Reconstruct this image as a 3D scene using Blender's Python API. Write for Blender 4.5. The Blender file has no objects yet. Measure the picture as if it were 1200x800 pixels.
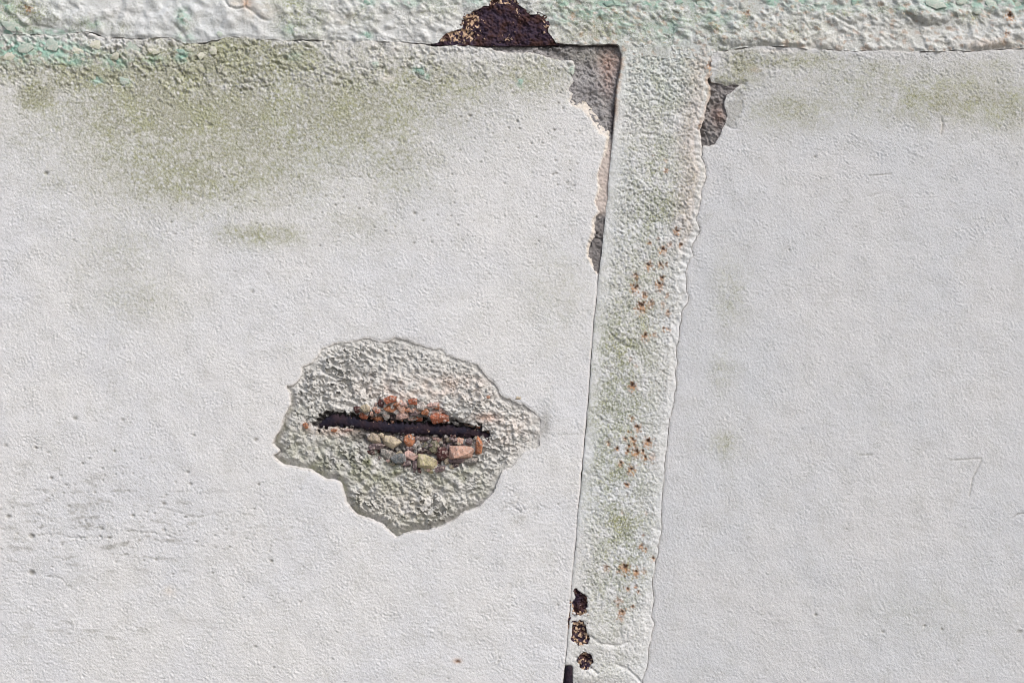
import bpy, bmesh, math, random
import numpy as np
from mathutils import Vector

# ------------------------------------------------------------------ camera, sky, sun
S = bpy.context.scene
C = S.collection
CZ = 1.4                                     # height of the picture's centre above the ground (m)
cam_d = bpy.data.cameras.new("camera"); cam = bpy.data.objects.new("camera", cam_d); C.objects.link(cam)
cam_d.sensor_width = 36; cam_d.lens = 60; cam_d.clip_start = 0.05; cam_d.clip_end = 500
cam.location = (0, -2.0, CZ); cam.rotation_euler = (math.radians(90), 0, 0)
S.camera = cam
SUN = Vector((0.45, -0.52, 0.66)).normalized()
elev = math.asin(SUN.z); rot = math.atan2(SUN.x, SUN.y)
w = bpy.data.worlds.new("World"); S.world = w; w.use_nodes = True
nt = w.node_tree; bg = nt.nodes['Background']
sky = nt.nodes.new('ShaderNodeTexSky'); sky.sky_type = 'NISHITA'; sky.sun_disc = False
sky.sun_elevation = elev; sky.sun_rotation = rot; sky.air_density = 1.0; sky.dust_density = 4.0
nt.links.new(sky.outputs[0], bg.inputs[0]); bg.inputs[1].default_value = 0.125
sl = bpy.data.lights.new("sun", 'SUN'); sun = bpy.data.objects.new("sun", sl); C.objects.link(sun)
sl.energy = 2.3; sl.angle = math.radians(16); sl.color = (1.0, 0.99, 0.985)
sun.rotation_euler = SUN.to_track_quat('Z', 'Y').to_euler(); sun.location = (2, -2, 4)
S.view_settings.view_transform = 'Standard'; S.view_settings.look = 'None'
S.view_settings.exposure = 0.07; S.view_settings.gamma = 1
S.cycles.filter_width = 1.0
S.render.resolution_x = 1024; S.render.resolution_y = 682

rng = np.random.default_rng(7); random.seed(7)

# ------------------------------------------------------------------ noise fields (1 unit = 1 mm = 1 photo pixel)
N = 2048; RES = 0.5
def field(lo, hi, seed, an=1.0, ang=0.0, p=-0.5):
    r = np.random.default_rng(seed)
    f = np.fft.rfft2(r.standard_normal((N, N)).astype(np.float32))
    fy = np.fft.fftfreq(N, RES)[:, None]; fx = np.fft.rfftfreq(N, RES)[None, :]
    a = math.radians(ang)
    fa = fx*math.cos(a)+fy*math.sin(a); fb = -fx*math.sin(a)+fy*math.cos(a)
    fr = np.sqrt((fa*an)**2+(fb/an)**2)+1e-6
    amp = fr**p*np.exp(-(fr*lo)**2)*(1-np.exp(-(fr*hi)**2))
    g = np.fft.irfft2(f*amp, s=(N, N)).astype(np.float32)
    return g/g.std()
def smp(F, u, v, k=1.0, ou=0.0, ov=0.0, rt=0.0):
    if rt:
        c, s = math.cos(rt), math.sin(rt); u, v = u*c-v*s, u*s+v*c
    x = (u*k+ou)/RES; y = (v*k+ov)/RES
    xi = np.floor(x); yi = np.floor(y); fx = (x-xi).astype(np.float32); fy = (y-yi).astype(np.float32)
    xi = xi.astype(np.int64) % N; yi = yi.astype(np.int64) % N
    x1 = (xi+1) % N; y1 = (yi+1) % N
    return (F[yi, xi]*(1-fx)+F[yi, x1]*fx)*(1-fy)+(F[y1, xi]*(1-fx)+F[y1, x1]*fx)*fy
F1 = field(1.1, 6, 1, 1.2, 35, -.8)       # grain, slightly brushed
F1b = field(2.2, 10, 2, 1, 0, -.7)                # blisters
F2 = field(6, 26, 3, 1.2, 20)
F3 = field(30, 220, 4)
F4 = field(12, 60, 5)
F0 = field(1.0, 3., 6, 1, 0, -.3)
FR = field(1.2, 60, 8, 1.1, 20, -1.35)   # rough fracture relief, all sizes

def sst(a, b, x):
    t = np.clip((x-a)/(b-a), 0, 1); return t*t*(3-2*t)
def blob(u, v, cu, cv, ru, rv=None, ang=0):
    rv = ru if rv is None else rv
    c, s = math.cos(math.radians(ang)), math.sin(math.radians(ang))
    du = u-cu; dv = v-cv
    return np.exp(-(((du*c+dv*s)/ru)**2+((-du*s+dv*c)/rv)**2))
def facets(u, v, cell, seed, tilt=.2, off=.8):
    """fracture relief: irregular flat facets, each with its own tilt and level"""
    r = np.random.default_rng(seed); M = 64
    jx, jy, gx, gy, hz = (r.random((M, M)) for _ in range(5))
    wu = u+.28*cell*smp(F2, u, v, 1, seed*17, 5)+.08*cell*smp(F1b, u, v, 1, 5, seed*13); wv = v+.28*cell*smp(F2, u, v, 1, 7, seed*29)+.08*cell*smp(F1b, u, v, 1, seed*3, 5)
    X = wu/cell; Y = wv/cell; I = np.floor(X).astype(int); J = np.floor(Y).astype(int)
    best = np.full(u.shape, 9.); H = np.zeros(u.shape)
    for di in (-1, 0, 1):
        for dj in (-1, 0, 1):
            a = (I+di) % M; b = (J+dj) % M
            dx = X-(I+di+jx[a, b]); dy = Y-(J+dj+jy[a, b]); d = dx*dx+dy*dy; k = d < best
            best = np.where(k, d, best); H = np.where(k, off*(hz[a, b]-.5)*2+tilt*cell*((gx[a, b]-.5)*dx+(gy[a, b]-.5)*dy)*2, H)
    return H
def blobs(u, v, L):
    m = np.zeros_like(u)
    for b in L:
        m = np.maximum(m, b[-1]*blob(u, v, *b[:-1]))
    return m
def local(u, v, cu, cv, r):
    return np.nonzero((np.abs(u-cu) < r) & (np.abs(v-cv) < r))
def stroke(u, v, pts):
    """distance to an open polyline"""
    d = np.full(u.shape, 1e3, np.float32)
    p = np.array(pts, float)
    lo = p.min(0)-14; hi = p.max(0)+14
    I = np.nonzero((u > lo[0]) & (u < hi[0]) & (v > lo[1]) & (v < hi[1]))
    uu = u[I]; vv = v[I]; dd = np.full(uu.shape, 1e3)
    for a, b in zip(p[:-1], p[1:]):
        e = b-a; t = np.clip(((uu-a[0])*e[0]+(vv-a[1])*e[1])/(e@e+1e-9), 0, 1)
        dd = np.minimum(dd, np.hypot(uu-a[0]-t*e[0], vv-a[1]-t*e[1]))
    d[I] = dd
    return d

# ------------------------------------------------------------------ outlines traced in photo pixels
def rough_line(pts, amp=1.0, step=2.2, seed=0):
    """subdivide a polyline and break it up with fractal jitter"""
    p = np.array(pts, float); r = np.random.default_rng(seed)
    seg = np.hypot(*(p[1:]-p[:-1]).T); s = np.concatenate([[0], np.cumsum(seg)])
    n = max(2, int(s[-1]/step)); t = np.linspace(0, s[-1], n+1)
    q = np.stack([np.interp(t, s, p[:, 0]), np.interp(t, s, p[:, 1])], 1)
    off = np.zeros(n+1)
    for L, a in ((14, .9), (6, .6), (2.4, .45)):
        m = int(s[-1]/L)+3; off += a*np.interp(t/L, np.arange(m), r.standard_normal(m))
    tg = np.gradient(q, axis=0); tg /= np.hypot(*tg.T)[:, None]+1e-9
    nr = np.stack([-tg[:, 1], tg[:, 0]], 1)
    win = np.minimum(1, np.minimum(t, s[-1]-t)/3)
    return q+nr*(off*amp*win)[:, None]
def join(*ls): return np.concatenate([np.array(l, float) for l in ls])

SPALL = [(335,452),(344,450),(353,440),(353,430),(366,425),(376,411),(391,402),(413,400),(423,396),(443,401),(462,396),(479,398),(487,403),(508,410),
 (518,408),(524,416),(540,422),(560,427),(568,438),(579,450),(586,461),(602,471),(620,479),(634,491),(632,510),(630,523),(615,530),(600,548),(588,551),
 (583,565),(579,578),(560,594),(540,604),(527,612),(508,621),(482,624),(466,629),(456,622),(448,614),(430,606),(417,603),(406,590),(402,575),(397,565),
 (381,562),(365,552),(349,548),(339,547),(323,539),(320,533),(326,528),(319,520),(326,508),(332,490),(339,474),(340,460),(335,452)]
P_L = [(728,64),(726,84),(722,104),(720,130),(718,152),(717,168),(716,185),(714,205),(712,230),(710,246),(708,270),(706,292),(703,315),(700,345),(697,370),
 (695,390),(693,420),(691,455),(688,490),(685,520),(683,545),(681,570),(678,600),(675,640),(672,665),(670,690),(667,730),(664,765),(661,800),(645,1000),(590,1800)]
P_R = [(835,73),(835,82),(829,92),(833,100),(833,112),(828,128),(825,140),(822,155),(822,169),(823,184),(828,200),(827,210),(821,225),(821,242),(817,255),
 (820,268),(810,289),(810,300),(807,303),(804,324),(805,343),(808,351),(801,365),(799,380),(794,401),(793,420),(792,448),(789,471),(782,506),(779,544),
 (778,566),(775,583),(775,600),(774,625),(771,640),(768,662),(764,687),(767,701),(762,722),(767,730),(760,760),(760,772),(754,795),(740,1000),(690,1800)]
BL = [(-560,44),(-20,41),(0,41),(30,40),(55,42),(80,40),(100,36),(110,38),(125,44),(150,45),(170,45),(200,44),(218,51),(240,50),(255,47),(265,43),(280,44),
 (340,48),(346,46),(400,48),(455,49),(512,51)]
RUST = [(512,51),(520,46),(528,39),(542,32),(545,21),(553,14),(566,9),(574,6),(578,-3),(606,-3),(612,8),(620,17),(632,18),(638,23),(645,28),(643,37),(648,45),(652,51)]
BT = [(652,51),(680,52),(717,51),(725,54),(728,63)]
BJ = [(728,63),(742,70),(760,66),(780,71),(800,68),(820,72),(834,66)]
BR = [(834,66),(836,62),(848,60),(862,57),(900,54),(955,57),(1000,60),(1040,58),(1065,61),(1100,60),(1125,59),(1135,61),(1160,58),(1200,57),(1760,58)]

spall = rough_line(SPALL, .9, 1.8, 11)
pl = rough_line(P_L, .35, 3, 12); pr = rough_line(P_R, .8, 1.6, 13)
beam_low = join(rough_line(BL, .5, 2.2, 14), rough_line(RUST, 1.1, 1.6, 15), rough_line(BT, .6, 2, 16), rough_line(BJ, 1.2, 2, 17), rough_line(BR, .5, 2.2, 18))
beam_out = join([(-560,-420)], beam_low, [(1760,-420)])
SCABS = [rough_line(q+q[:1], 1.3, 1.0, 60+i)[:-1] for i, q in enumerate([[(672.5,690),(676,688),(680,694),(688,697),(690,706),(688,716),(680,720),(672,716),(670.8,705)],
    [(672,728),(680,726),(684,732),(690,740),(693,748),(688,754),(678,752),(669.5,748),(668.5,738)], [(677,772),(684,765),(692,768),(695,776),(688,784),(680,783)]])]
post_out = join([(728,30)], pl, pr[::-1], [(835,30)])
LT = [(-560,45),(-20,42),(30,41.5),(55,43.5),(80,42),(100,39),(110,42),(125,46),(150,46.5),(170,46.5),(200,46),(218,53),(240,53),(255,49),(265,45),(280,45),
 (340,49),(400,49),(455,50),(516,54),(548,53.6),(568,56.4),(584,59),(604,62),(620,61),(636,64),(652,69),(672,71),(674,80),(667,86),(672,96),(667,106),
 (676,116),(685,117),(691,125),(700,136),(704,146),(712,153),(716,154)]
LR = [(716,154),(711,169),(710,182),(705,190),(702,206),(705,221),(700,236),(707,249),(697,254),(697,266),(698,274),(692,289),(691,298),(694,302),(698,314),(702,318)]
LP = [(x-.5, y) for x, y in P_L if y > 318]
LP = [(701,325)]+LP[:7]+[(682,548),(680.5,556)]+LP[8:]
left_out = join([(-560,1800)], rough_line([(x, y-(1.5 if x < 500 else 0)) for x, y in LT], .8, 2, 21), rough_line(LR, .8, 2, 22), rough_line(LP, .3, 2.5, 23))
RC = [(834,60),(833,75),(831,88),(834,97),(856,100),(871,97.5),(860,107),(851,112),(850,120),(852,130),(851,146),(845,158),(838,170),(824,171)]
RP = [(x+.5, y) for x, y in P_R if y > 175]
RT = [(1760,60)]+[(x, y+.4) for x, y in BR[::-1][1:-2]]
right_out = join(rough_line(RC, 1.0, 1.6, 31), pr[pr[:, 1] > 175]+np.array([.7, 0.])+.22*np.random.default_rng(5).standard_normal((int((pr[:, 1] > 175).sum()), 1)), [(1760,1800)], rough_line(RT, .4, 2.2, 33))

# ------------------------------------------------------------------ height-field sheets cut exactly along outlines
def axis(lo, hi, step, flo, fhi):
    core = np.arange(flo, fhi+step, step)
    a = [flo]; s = step
    while a[-1] > lo: s = min(s*1.12, 30); a.append(a[-1]-s)
    b = [core[-1]]; s = step
    while b[-1] < hi: s = min(s*1.12, 30); b.append(b[-1]+s)
    return np.concatenate([np.array(a[:0:-1]), core, np.array(b[1:])])
def inside_and_nearest(U, V, loops, R):
    nu, nv = len(U), len(V)
    ins = np.zeros((nv, nu), bool)
    segs = np.concatenate([np.concatenate([l, np.roll(l, -1, 0)], 1) for l in loops])
    for j in range(nv):
        y = V[j]; a = segs[:, 1]; b = segs[:, 3]
        k = (a <= y) != (b <= y)
        if k.any():
            sgm = segs[k]; x = np.sort(sgm[:, 0]+(y-sgm[:, 1])/(sgm[:, 3]-sgm[:, 1])*(sgm[:, 2]-sgm[:, 0]))
            ins[j] = (np.searchsorted(x, U) % 2) == 1
    D = np.full((nv, nu), R, np.float64); PX = np.zeros((nv, nu)); PY = np.zeros((nv, nu))
    for x0, y0, x1, y1 in segs:
        i0 = np.searchsorted(U, min(x0, x1)-R); i1 = np.searchsorted(U, max(x0, x1)+R)
        j0 = np.searchsorted(V, min(y0, y1)-R); j1 = np.searchsorted(V, max(y0, y1)+R)
        if i1 <= i0 or j1 <= j0: continue
        uu = U[None, i0:i1]; vv = V[j0:j1, None]
        ex, ey = x1-x0, y1-y0
        t = np.clip(((uu-x0)*ex+(vv-y0)*ey)/(ex*ex+ey*ey+1e-12), 0, 1)
        px = x0+t*ex; py = y0+t*ey; d = np.hypot(uu-px, vv-py)
        s = D[j0:j1, i0:i1]; k = d < s
        s[k] = d[k]; PX[j0:j1, i0:i1][k] = px[k]; PY[j0:j1, i0:i1][k] = py[k]
    return ins, D, PX, PY
def link_mesh(name, verts, quads, mat, parent, masks, smooth=True):
    me = bpy.data.meshes.new(name)
    verts = verts-np.array(parent.location if parent else (0, 0, 0))
    me.vertices.add(len(verts)); me.vertices.foreach_set('co', verts.astype(np.float32).ravel())
    me.loops.add(quads.size); me.loops.foreach_set('vertex_index', quads.astype(np.int32).ravel())
    me.polygons.add(len(quads)); me.polygons.foreach_set('loop_start', np.arange(0, quads.size, 4, dtype=np.int32))
    me.polygons.foreach_set('use_smooth', np.full(len(quads), smooth))
    for k, m in masks.items():
        a = me.attributes.new(k, 'FLOAT_COLOR', 'POINT')
        c = np.ones((len(verts), 4), np.float32); c[:, :m.shape[1]] = m
        a.data.foreach_set('color', c.ravel())
    me.update(calc_edges=True); me.validate(); me.materials.append(mat)
    o = bpy.data.objects.new(name, me); C.objects.link(o)
    if parent: o.parent = parent
    return o
def P(u, v, h):        # photo pixel + height towards the viewer (mm) -> metres
    return np.stack([(u-600)/1000, -h/1000, CZ+(400-v)/1000], -1)
def sheet(name, U, V, loops, hfun, mfun, mat, parent, back=-14., flare=None, R=3.0, flat=0.):
    if loops is None:
        ins = np.ones((len(V), len(U)), bool); D = np.full(ins.shape, 99.); PX = PY = None
    else:
        ins, D, PX, PY = inside_and_nearest(U, V, loops, R)
    uu, vv = np.meshgrid(U, V); u0 = uu.copy(); v0 = vv.copy()
    cell = ins[:-1, :-1] | ins[1:, :-1] | ins[:-1, 1:] | ins[1:, 1:]
    used = np.zeros_like(ins); used[:-1, :-1] |= cell; used[1:, :-1] |= cell; used[:-1, 1:] |= cell; used[1:, 1:] |= cell
    if loops is not None:
        mv = used & ~ins & (D < R); uu[mv] = PX[mv]; vv[mv] = PY[mv]
        bad = used & ~ins & ~mv
    idx = np.full(ins.shape, -1, np.int64); idx[used] = np.arange(used.sum())
    u = uu[used]; v = vv[used]; d = np.where(ins, D, 0)[used]
    h = hfun(u, v, d); masks = mfun(u, v, d)
    # far outside the sheet's finely gridded middle the grid is coarse: carry only the mean level there
    out = np.maximum.reduce([-60-u, u-1260, -30-v, v-850]); k = sst(0, 22, out)
    h = h*(1-k)+k*flat
    co = P(u, v, h)
    J, I = np.nonzero(cell)
    q = np.stack([idx[J, I], idx[J+1, I], idx[J+1, I+1], idx[J, I+1]], 1)
    # skirt along every open border
    pad = np.pad(cell, 1); E = []
    n = ~pad[:-2, 1:-1] & cell; a = np.nonzero(n); E.append(np.stack([idx[a[0], a[1]], idx[a[0], a[1]+1]], 1))
    n = ~pad[2:, 1:-1] & cell; a = np.nonzero(n); E.append(np.stack([idx[a[0]+1, a[1]+1], idx[a[0]+1, a[1]]], 1))
    n = ~pad[1:-1, :-2] & cell; a = np.nonzero(n); E.append(np.stack([idx[a[0]+1, a[1]], idx[a[0], a[1]]], 1))
    n = ~pad[1:-1, 2:] & cell; a = np.nonzero(n); E.append(np.stack([idx[a[0], a[1]+1], idx[a[0]+1, a[1]+1]], 1))
    E = np.concatenate(E); ids = np.unique(E)
    remap = np.full(len(u), -1, np.int64); remap[ids] = np.arange(len(ids))
    du = (u0[used]-u)[ids]; dv = (v0[used]-v)[ids]; L = np.hypot(du, dv)+1e-6; du /= L; dv /= L
    fl = flare(u[ids], v[ids]) if flare else np.zeros(len(ids))
    ub = u[ids]+du*fl; vb = v[ids]+dv*fl
    base = len(u); m = len(ids)
    um = u[ids]+du*fl*.55+.25*rng.standard_normal(m); vm = v[ids]+dv*fl*.55
    hm = h[ids]*.6+np.minimum(back, h[ids]-1)*.4*.5
    top2 = np.stack([*co[ids].T], 1)
    mid = P(um, vm, np.minimum(hm, h[ids]-.3)); bot = P(ub, vb, np.full(m, float(back)))
    e = remap[E]
    q2 = np.stack([base+e[:, 0], base+m+e[:, 0], base+m+e[:, 1], base+e[:, 1]], 1)[:, ::-1]
    q3 = np.stack([base+m+e[:, 0], base+2*m+e[:, 0], base+2*m+e[:, 1], base+m+e[:, 1]], 1)[:, ::-1]
    allv = np.concatenate([co, top2, mid, bot])
    out = {}
    for k, mm in masks.items():
        s = mm[ids].copy()
        if k == 'mask_b': s[:, 1] = np.maximum(s[:, 1], .3)
        if k == 'mask_a': s[:, 0] *= .4
        out[k] = np.concatenate([mm, s, s, s])
    return link_mesh(name, allv, np.concatenate([q, q2, q3]), mat, parent, out)

# ------------------------------------------------------------------ materials
def new_mat(name, rough=.75, spec=.25):
    m = bpy.data.materials.new(name); m.use_nodes = True
    b = m.node_tree.nodes['Principled BSDF']; b.inputs['Roughness'].default_value = rough
    b.inputs['Specular IOR Level'].default_value = spec
    return m, m.node_tree, b
class NG:
    def __init__(s, nt): s.nt = nt; s.tc = nt.nodes.new('ShaderNodeTexCoord').outputs['Object']
    def L(s, a, b): s.nt.links.new(a, b)
    def noise(s, scale, det=4, rough=.6, stretch=None):
        n = s.nt.nodes.new('ShaderNodeTexNoise'); n.inputs['Scale'].default_value = scale
        n.inputs['Detail'].default_value = det; n.inputs['Roughness'].default_value = rough
        src = s.tc
        if stretch:
            mp = s.nt.nodes.new('ShaderNodeMapping'); mp.inputs['Scale'].default_value = stretch; s.L(src, mp.inputs[0]); src = mp.outputs[0]
        s.L(src, n.inputs['Vector']); return n.outputs['Fac']
    def vor(s, scale, out='Distance'):
        n = s.nt.nodes.new('ShaderNodeTexVoronoi'); n.inputs['Scale'].default_value = scale; s.L(s.tc, n.inputs['Vector']); return n.outputs[out]
    def rng(s, x, a, b, c=0., d=1.):
        n = s.nt.nodes.new('ShaderNodeMapRange'); n.interpolation_type = 'SMOOTHSTEP'; s.L(x, n.inputs[0])
        for i, k in enumerate((a, b, c, d)): n.inputs[i+1].default_value = k
        return n.outputs[0]
    def m(s, op, a, b=None, c=None, clamp=False):
        n = s.nt.nodes.new('ShaderNodeMath'); n.operation = op; n.use_clamp = clamp
        for i, k in enumerate((a, b, c)):
            if k is None: continue
            if isinstance(k, (int, float)): n.inputs[i].default_value = k
            else: s.L(k, n.inputs[i])
        return n.outputs[0]
    def mix(s, f, a, b):
        n = s.nt.nodes.new('ShaderNodeMix'); n.data_type = 'RGBA'
        if isinstance(f, (int, float)): n.inputs[0].default_value = f
        else: s.L(f, n.inputs[0])
        for i, k in ((6, a), (7, b)):
            if isinstance(k, tuple): n.inputs[i].default_value = (*k, 1)
            else: s.L(k, n.inputs[i])
        return n.outputs[2]
    def attr(s, name):
        n = s.nt.nodes.new('ShaderNodeAttribute'); n.attribute_name = name
        q = s.nt.nodes.new('ShaderNodeSeparateColor'); s.L(n.outputs['Color'], q.inputs[0]); return q.outputs
    def bump(s, b, hs, dist):
        n = s.nt.nodes.new('ShaderNodeBump'); n.inputs['Strength'].default_value = 1; n.inputs['Distance'].default_value = dist
        s.L(hs, n.inputs['Height']); s.L(n.outputs[0], b.inputs['Normal'])
# mask_a = moss, mint, orange rust      mask_b = grime and painted shade, raw plaster, dark rust and shaded gaps
def paint_material(name, warm, cool, moss_c=(.36,.36,.26), bump=.00035, SPECK=.28, crust=0.):
    m, nt, b = new_mat(name, .62, .3); g = NG(nt)
    A = g.attr('mask_a'); B = g.attr('mask_b')
    lo = g.noise(7, 4); mid = g.noise(45, 5, .65); hi = g.noise(420, 4, .7); fine = g.noise(1100, 2, .6)
    c = g.mix(g.rng(lo, .35, .68), warm, cool)
    c = g.mix(g.rng(mid, .45, .75, 0, .25), c, (warm[0]*.82, warm[1]*.82, warm[2]*.78))
    c = g.mix(g.rng(g.noise(130, 4, .7), .62, .78, 0, .22), c, (.50, .44, .38))
    c = g.mix(g.rng(fine, .5, .72, 0, .13), c, (.42, .41, .40))
    sp = g.rng(g.noise(640, 2, .8), .51, .60)
    dens = g.m('ADD', g.m('MULTIPLY', g.rng(mid, .42, .66), SPECK), g.m('ADD', g.m('MULTIPLY', A[0], .75), g.m('MULTIPLY', B[0], .35)), clamp=True)
    c0 = c
    c = g.mix(g.m('MULTIPLY', B[1], g.rng(mid, .3, .6, .6, 1)), c, (.68, .62, .55))
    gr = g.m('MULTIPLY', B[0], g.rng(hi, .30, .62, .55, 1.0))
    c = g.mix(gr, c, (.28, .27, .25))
    mo = g.m('MULTIPLY', A[0], g.rng(hi, .34+.10*crust, .66-.06*crust, .62-.36*crust, 1.05+.15*crust), clamp=True)
    yel = g.mix(g.rng(g.noise(28, 3), .4, .65), moss_c, (.35, .36, .20))
    c = g.mix(mo, c, yel)
    c = g.mix(g.m('MULTIPLY', sp, dens, clamp=True), c, (.19, .20, .15))
    mi = g.m('MULTIPLY', A[1], g.rng(g.noise(240, 4, .7), .3, .6, .5, 1), clamp=True)
    c = g.mix(mi, c, g.mix(g.rng(mid, .35, .65), (.34, .50, .42), (.20, .42, .34)))
    ru = g.m('MULTIPLY', A[2], g.rng(hi, .25, .6, .45, 1.05), clamp=True)
    c = g.mix(ru, c, g.mix(g.rng(fine, .35, .65), (.50, .27, .11), (.30, .13, .05)))
    c = g.mix(B[2], c, (.035, .016, .012))
    g.L(c, b.inputs['Base Color'])
    hh = g.m('ADD', g.m('MULTIPLY', hi, .7), g.m('MULTIPLY', fine, .45))
    g.bump(b, hh, bump*3.0)
    return m
M_left = paint_material('off_white_wall_paint', (.685, .687, .692), (.65, .662, .69))
M_right = paint_material('pale_grey_wall_paint', (.592, .597, .61), (.56, .577, .605))
M_steel = paint_material('thick_blistered_paint', (.67, .675, .675), (.63, .655, .675), (.35, .38, .28), SPECK=.30, crust=1.)

def concrete_material(name, a, bcol, dark, bump=.0008):
    m, nt, b = new_mat(name, .9, .15); g = NG(nt)
    A = g.attr('mask_a'); B = g.attr('mask_b')
    mid = g.noise(60, 5, .65); hi = g.noise(330, 5, .75); fine = g.noise(900, 3, .7)
    c = g.mix(g.rng(mid, .35, .65), a, bcol)
    c = g.mix(g.rng(hi, .53, .68, 0, .6), c, dark)
    c = g.mix(g.rng(g.noise(560, 2, .8), .52, .62, 0, .6), c, dark)
    c = g.mix(g.rng(fine, .60, .72, 0, .5), c, (.85*a[0]+.1, .85*a[1]+.1, .85*a[2]+.1))
    c = g.mix(g.m('MULTIPLY', g.rng(g.vor(210), .22, .10), .6), c, dark)
    c = g.mix(B[1], c, (.68, .58, .52))
    c = g.mix(g.m('MULTIPLY', B[0], g.rng(hi, .3, .6, .6, 1)), c, (.16, .145, .14))
    c = g.mix(g.m('MULTIPLY', A[0], g.rng(hi, .3, .6, .5, 1)), c, (.26, .27, .17))
    c = g.mix(g.m('MULTIPLY', A[2], g.rng(hi, .3, .6, .5, 1)), c, (.50, .22, .12))
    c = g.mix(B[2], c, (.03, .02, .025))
    g.L(c, b.inputs['Base Color'])
    g.bump(b, g.m('ADD', g.m('MULTIPLY', hi, .8), g.m('MULTIPLY', fine, .5)), bump)
    return m
M_conc = concrete_material('broken_cement_render', (.62, .615, .595), (.55, .55, .535), (.24, .235, .225), .0004)
M_mort = concrete_material('grey_mortar', (.37, .36, .36), (.27, .26, .265), (.10, .095, .10), .0007)

def rust_material(name, tan=.5, purple=(.040, .026, .045), brown=1.):
    m, nt, b = new_mat(name, .75, .2); g = NG(nt)
    B = g.attr('mask_b')
    mid = g.noise(70, 4, .6); hi = g.noise(260, 5, .7)
    c = g.mix(g.rng(mid, .4, .65, 0, brown), purple, (.055, .025, .022))
    c = g.mix(g.rng(hi, .56, .72, 0, .55*brown), c, (.11, .04, .03))
    t = g.m('GREATER_THAN', g.m('ADD', g.noise(260, 3, .6), g.m('MULTIPLY', B[1], .22)), .72)
    c = g.mix(t, c, g.mix(g.rng(hi, .4, .6), (.62, .42, .24), (.50, .36, .26)))
    g.L(c, b.inputs['Base Color'])
    g.bump(b, g.m('ADD', hi, g.m('MULTIPLY', mid, .6)), .0010)
    return m
M_rust = rust_material('flaking_rust'); M_bar = rust_material('dark_corroded_iron', 0, (.014, .012, .024), .35)
def stone_material(name, col, dust=.5):
    m, nt, b = new_mat(name, .8, .2); g = NG(nt)
    hi = g.noise(300, 4, .7); mid = g.noise(110, 3)
    c = g.mix(g.rng(mid, .35, .65, 0, .7), col, tuple(min(1, x*.68) for x in col))
    c = g.mix(g.rng(hi, .50, .64, 0, dust+.15), c, (.60, .51, .46))
    c = g.mix(g.rng(g.noise(190, 4, .7), .56, .68, 0, .55), c, (.14, .11, .11))
    c = g.mix(g.rng(g.noise(500, 2), .62, .7, 0, .5), c, tuple(x*.25 for x in col))
    g.L(c, b.inputs['Base Color']); g.bump(b, g.m('ADD', hi, mid), .0028)
    return m
SC = {k: stone_material(k+'_stone', v) for k, v in dict(
    brick_red=(.42,.14,.08), orange=(.50,.21,.11), salmon=(.64,.40,.31), pink=(.64,.43,.38), maroon=(.085,.035,.035), mauve=(.20,.15,.16),
    cream=(.58,.50,.36), yellow=(.56,.50,.31), tan=(.44,.37,.28), grey=(.30,.29,.27), blue_grey=(.20,.22,.23), olive=(.22,.21,.14),
    pale=(.62,.58,.55), black=(.02,.016,.018), dark=(.07,.05,.055)).items()}
m, nt_, b_ = new_mat('mint_paint_flake', .55, .35); g_ = NG(nt_)
g_.L(g_.mix(g_.rng(g_.noise(160, 5, .7), .38, .62), (.37, .47, .41), (.55, .58, .52)), b_.inputs['Base Color']); g_.bump(b_, g_.noise(400, 3), .0006); M_mint = m
m, nt_, b_ = new_mat('teal_paint_flake', .55, .35); g_ = NG(nt_)
g_.L(g_.mix(g_.rng(g_.noise(200, 5, .7), .38, .62), (.24, .39, .33), (.38, .48, .42)), b_.inputs['Base Color']); g_.bump(b_, g_.noise(400, 3), .0006); M_teal = m
m, nt_, b_ = new_mat('white_paint_flake', .6, .3); g_ = NG(nt_)
g_.L(g_.mix(g_.rng(g_.noise(160, 5, .7), .38, .62), (.66, .64, .58), (.48, .50, .38)), b_.inputs['Base Color']); g_.bump(b_, g_.noise(400, 3), .0006); M_wfl = m

# ------------------------------------------------------------------ things
def thing(name, label, cat, u, v, h=0, group=None):
    o = bpy.data.objects.new(name, None); C.objects.link(o)
    o.location = tuple(P(np.float64(u), np.float64(v), np.float64(h))); o['label'] = label; o['category'] = cat; o['kind'] = 'thing'
    o.empty_display_size = .05
    if group: o['group'] = group
    return o
T_left = thing('wall_panel', 'wide off-white plastered wall panel left of the post, broken open around a rusty bar', 'wall', 100, 1800)
T_right = thing('wall_panel', 'smooth pale grey plastered wall panel right of the rust-spotted post', 'wall', 1200, 1800)
T_post = thing('painted_post', 'narrow upright post under blistered white paint with green bloom and rust spots', 'post', 640, 1800)
T_beam = thing('top_beam', 'horizontal beam along the top edge under lumpy white, moss and mint green paint', 'beam', 600, 60)

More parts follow.
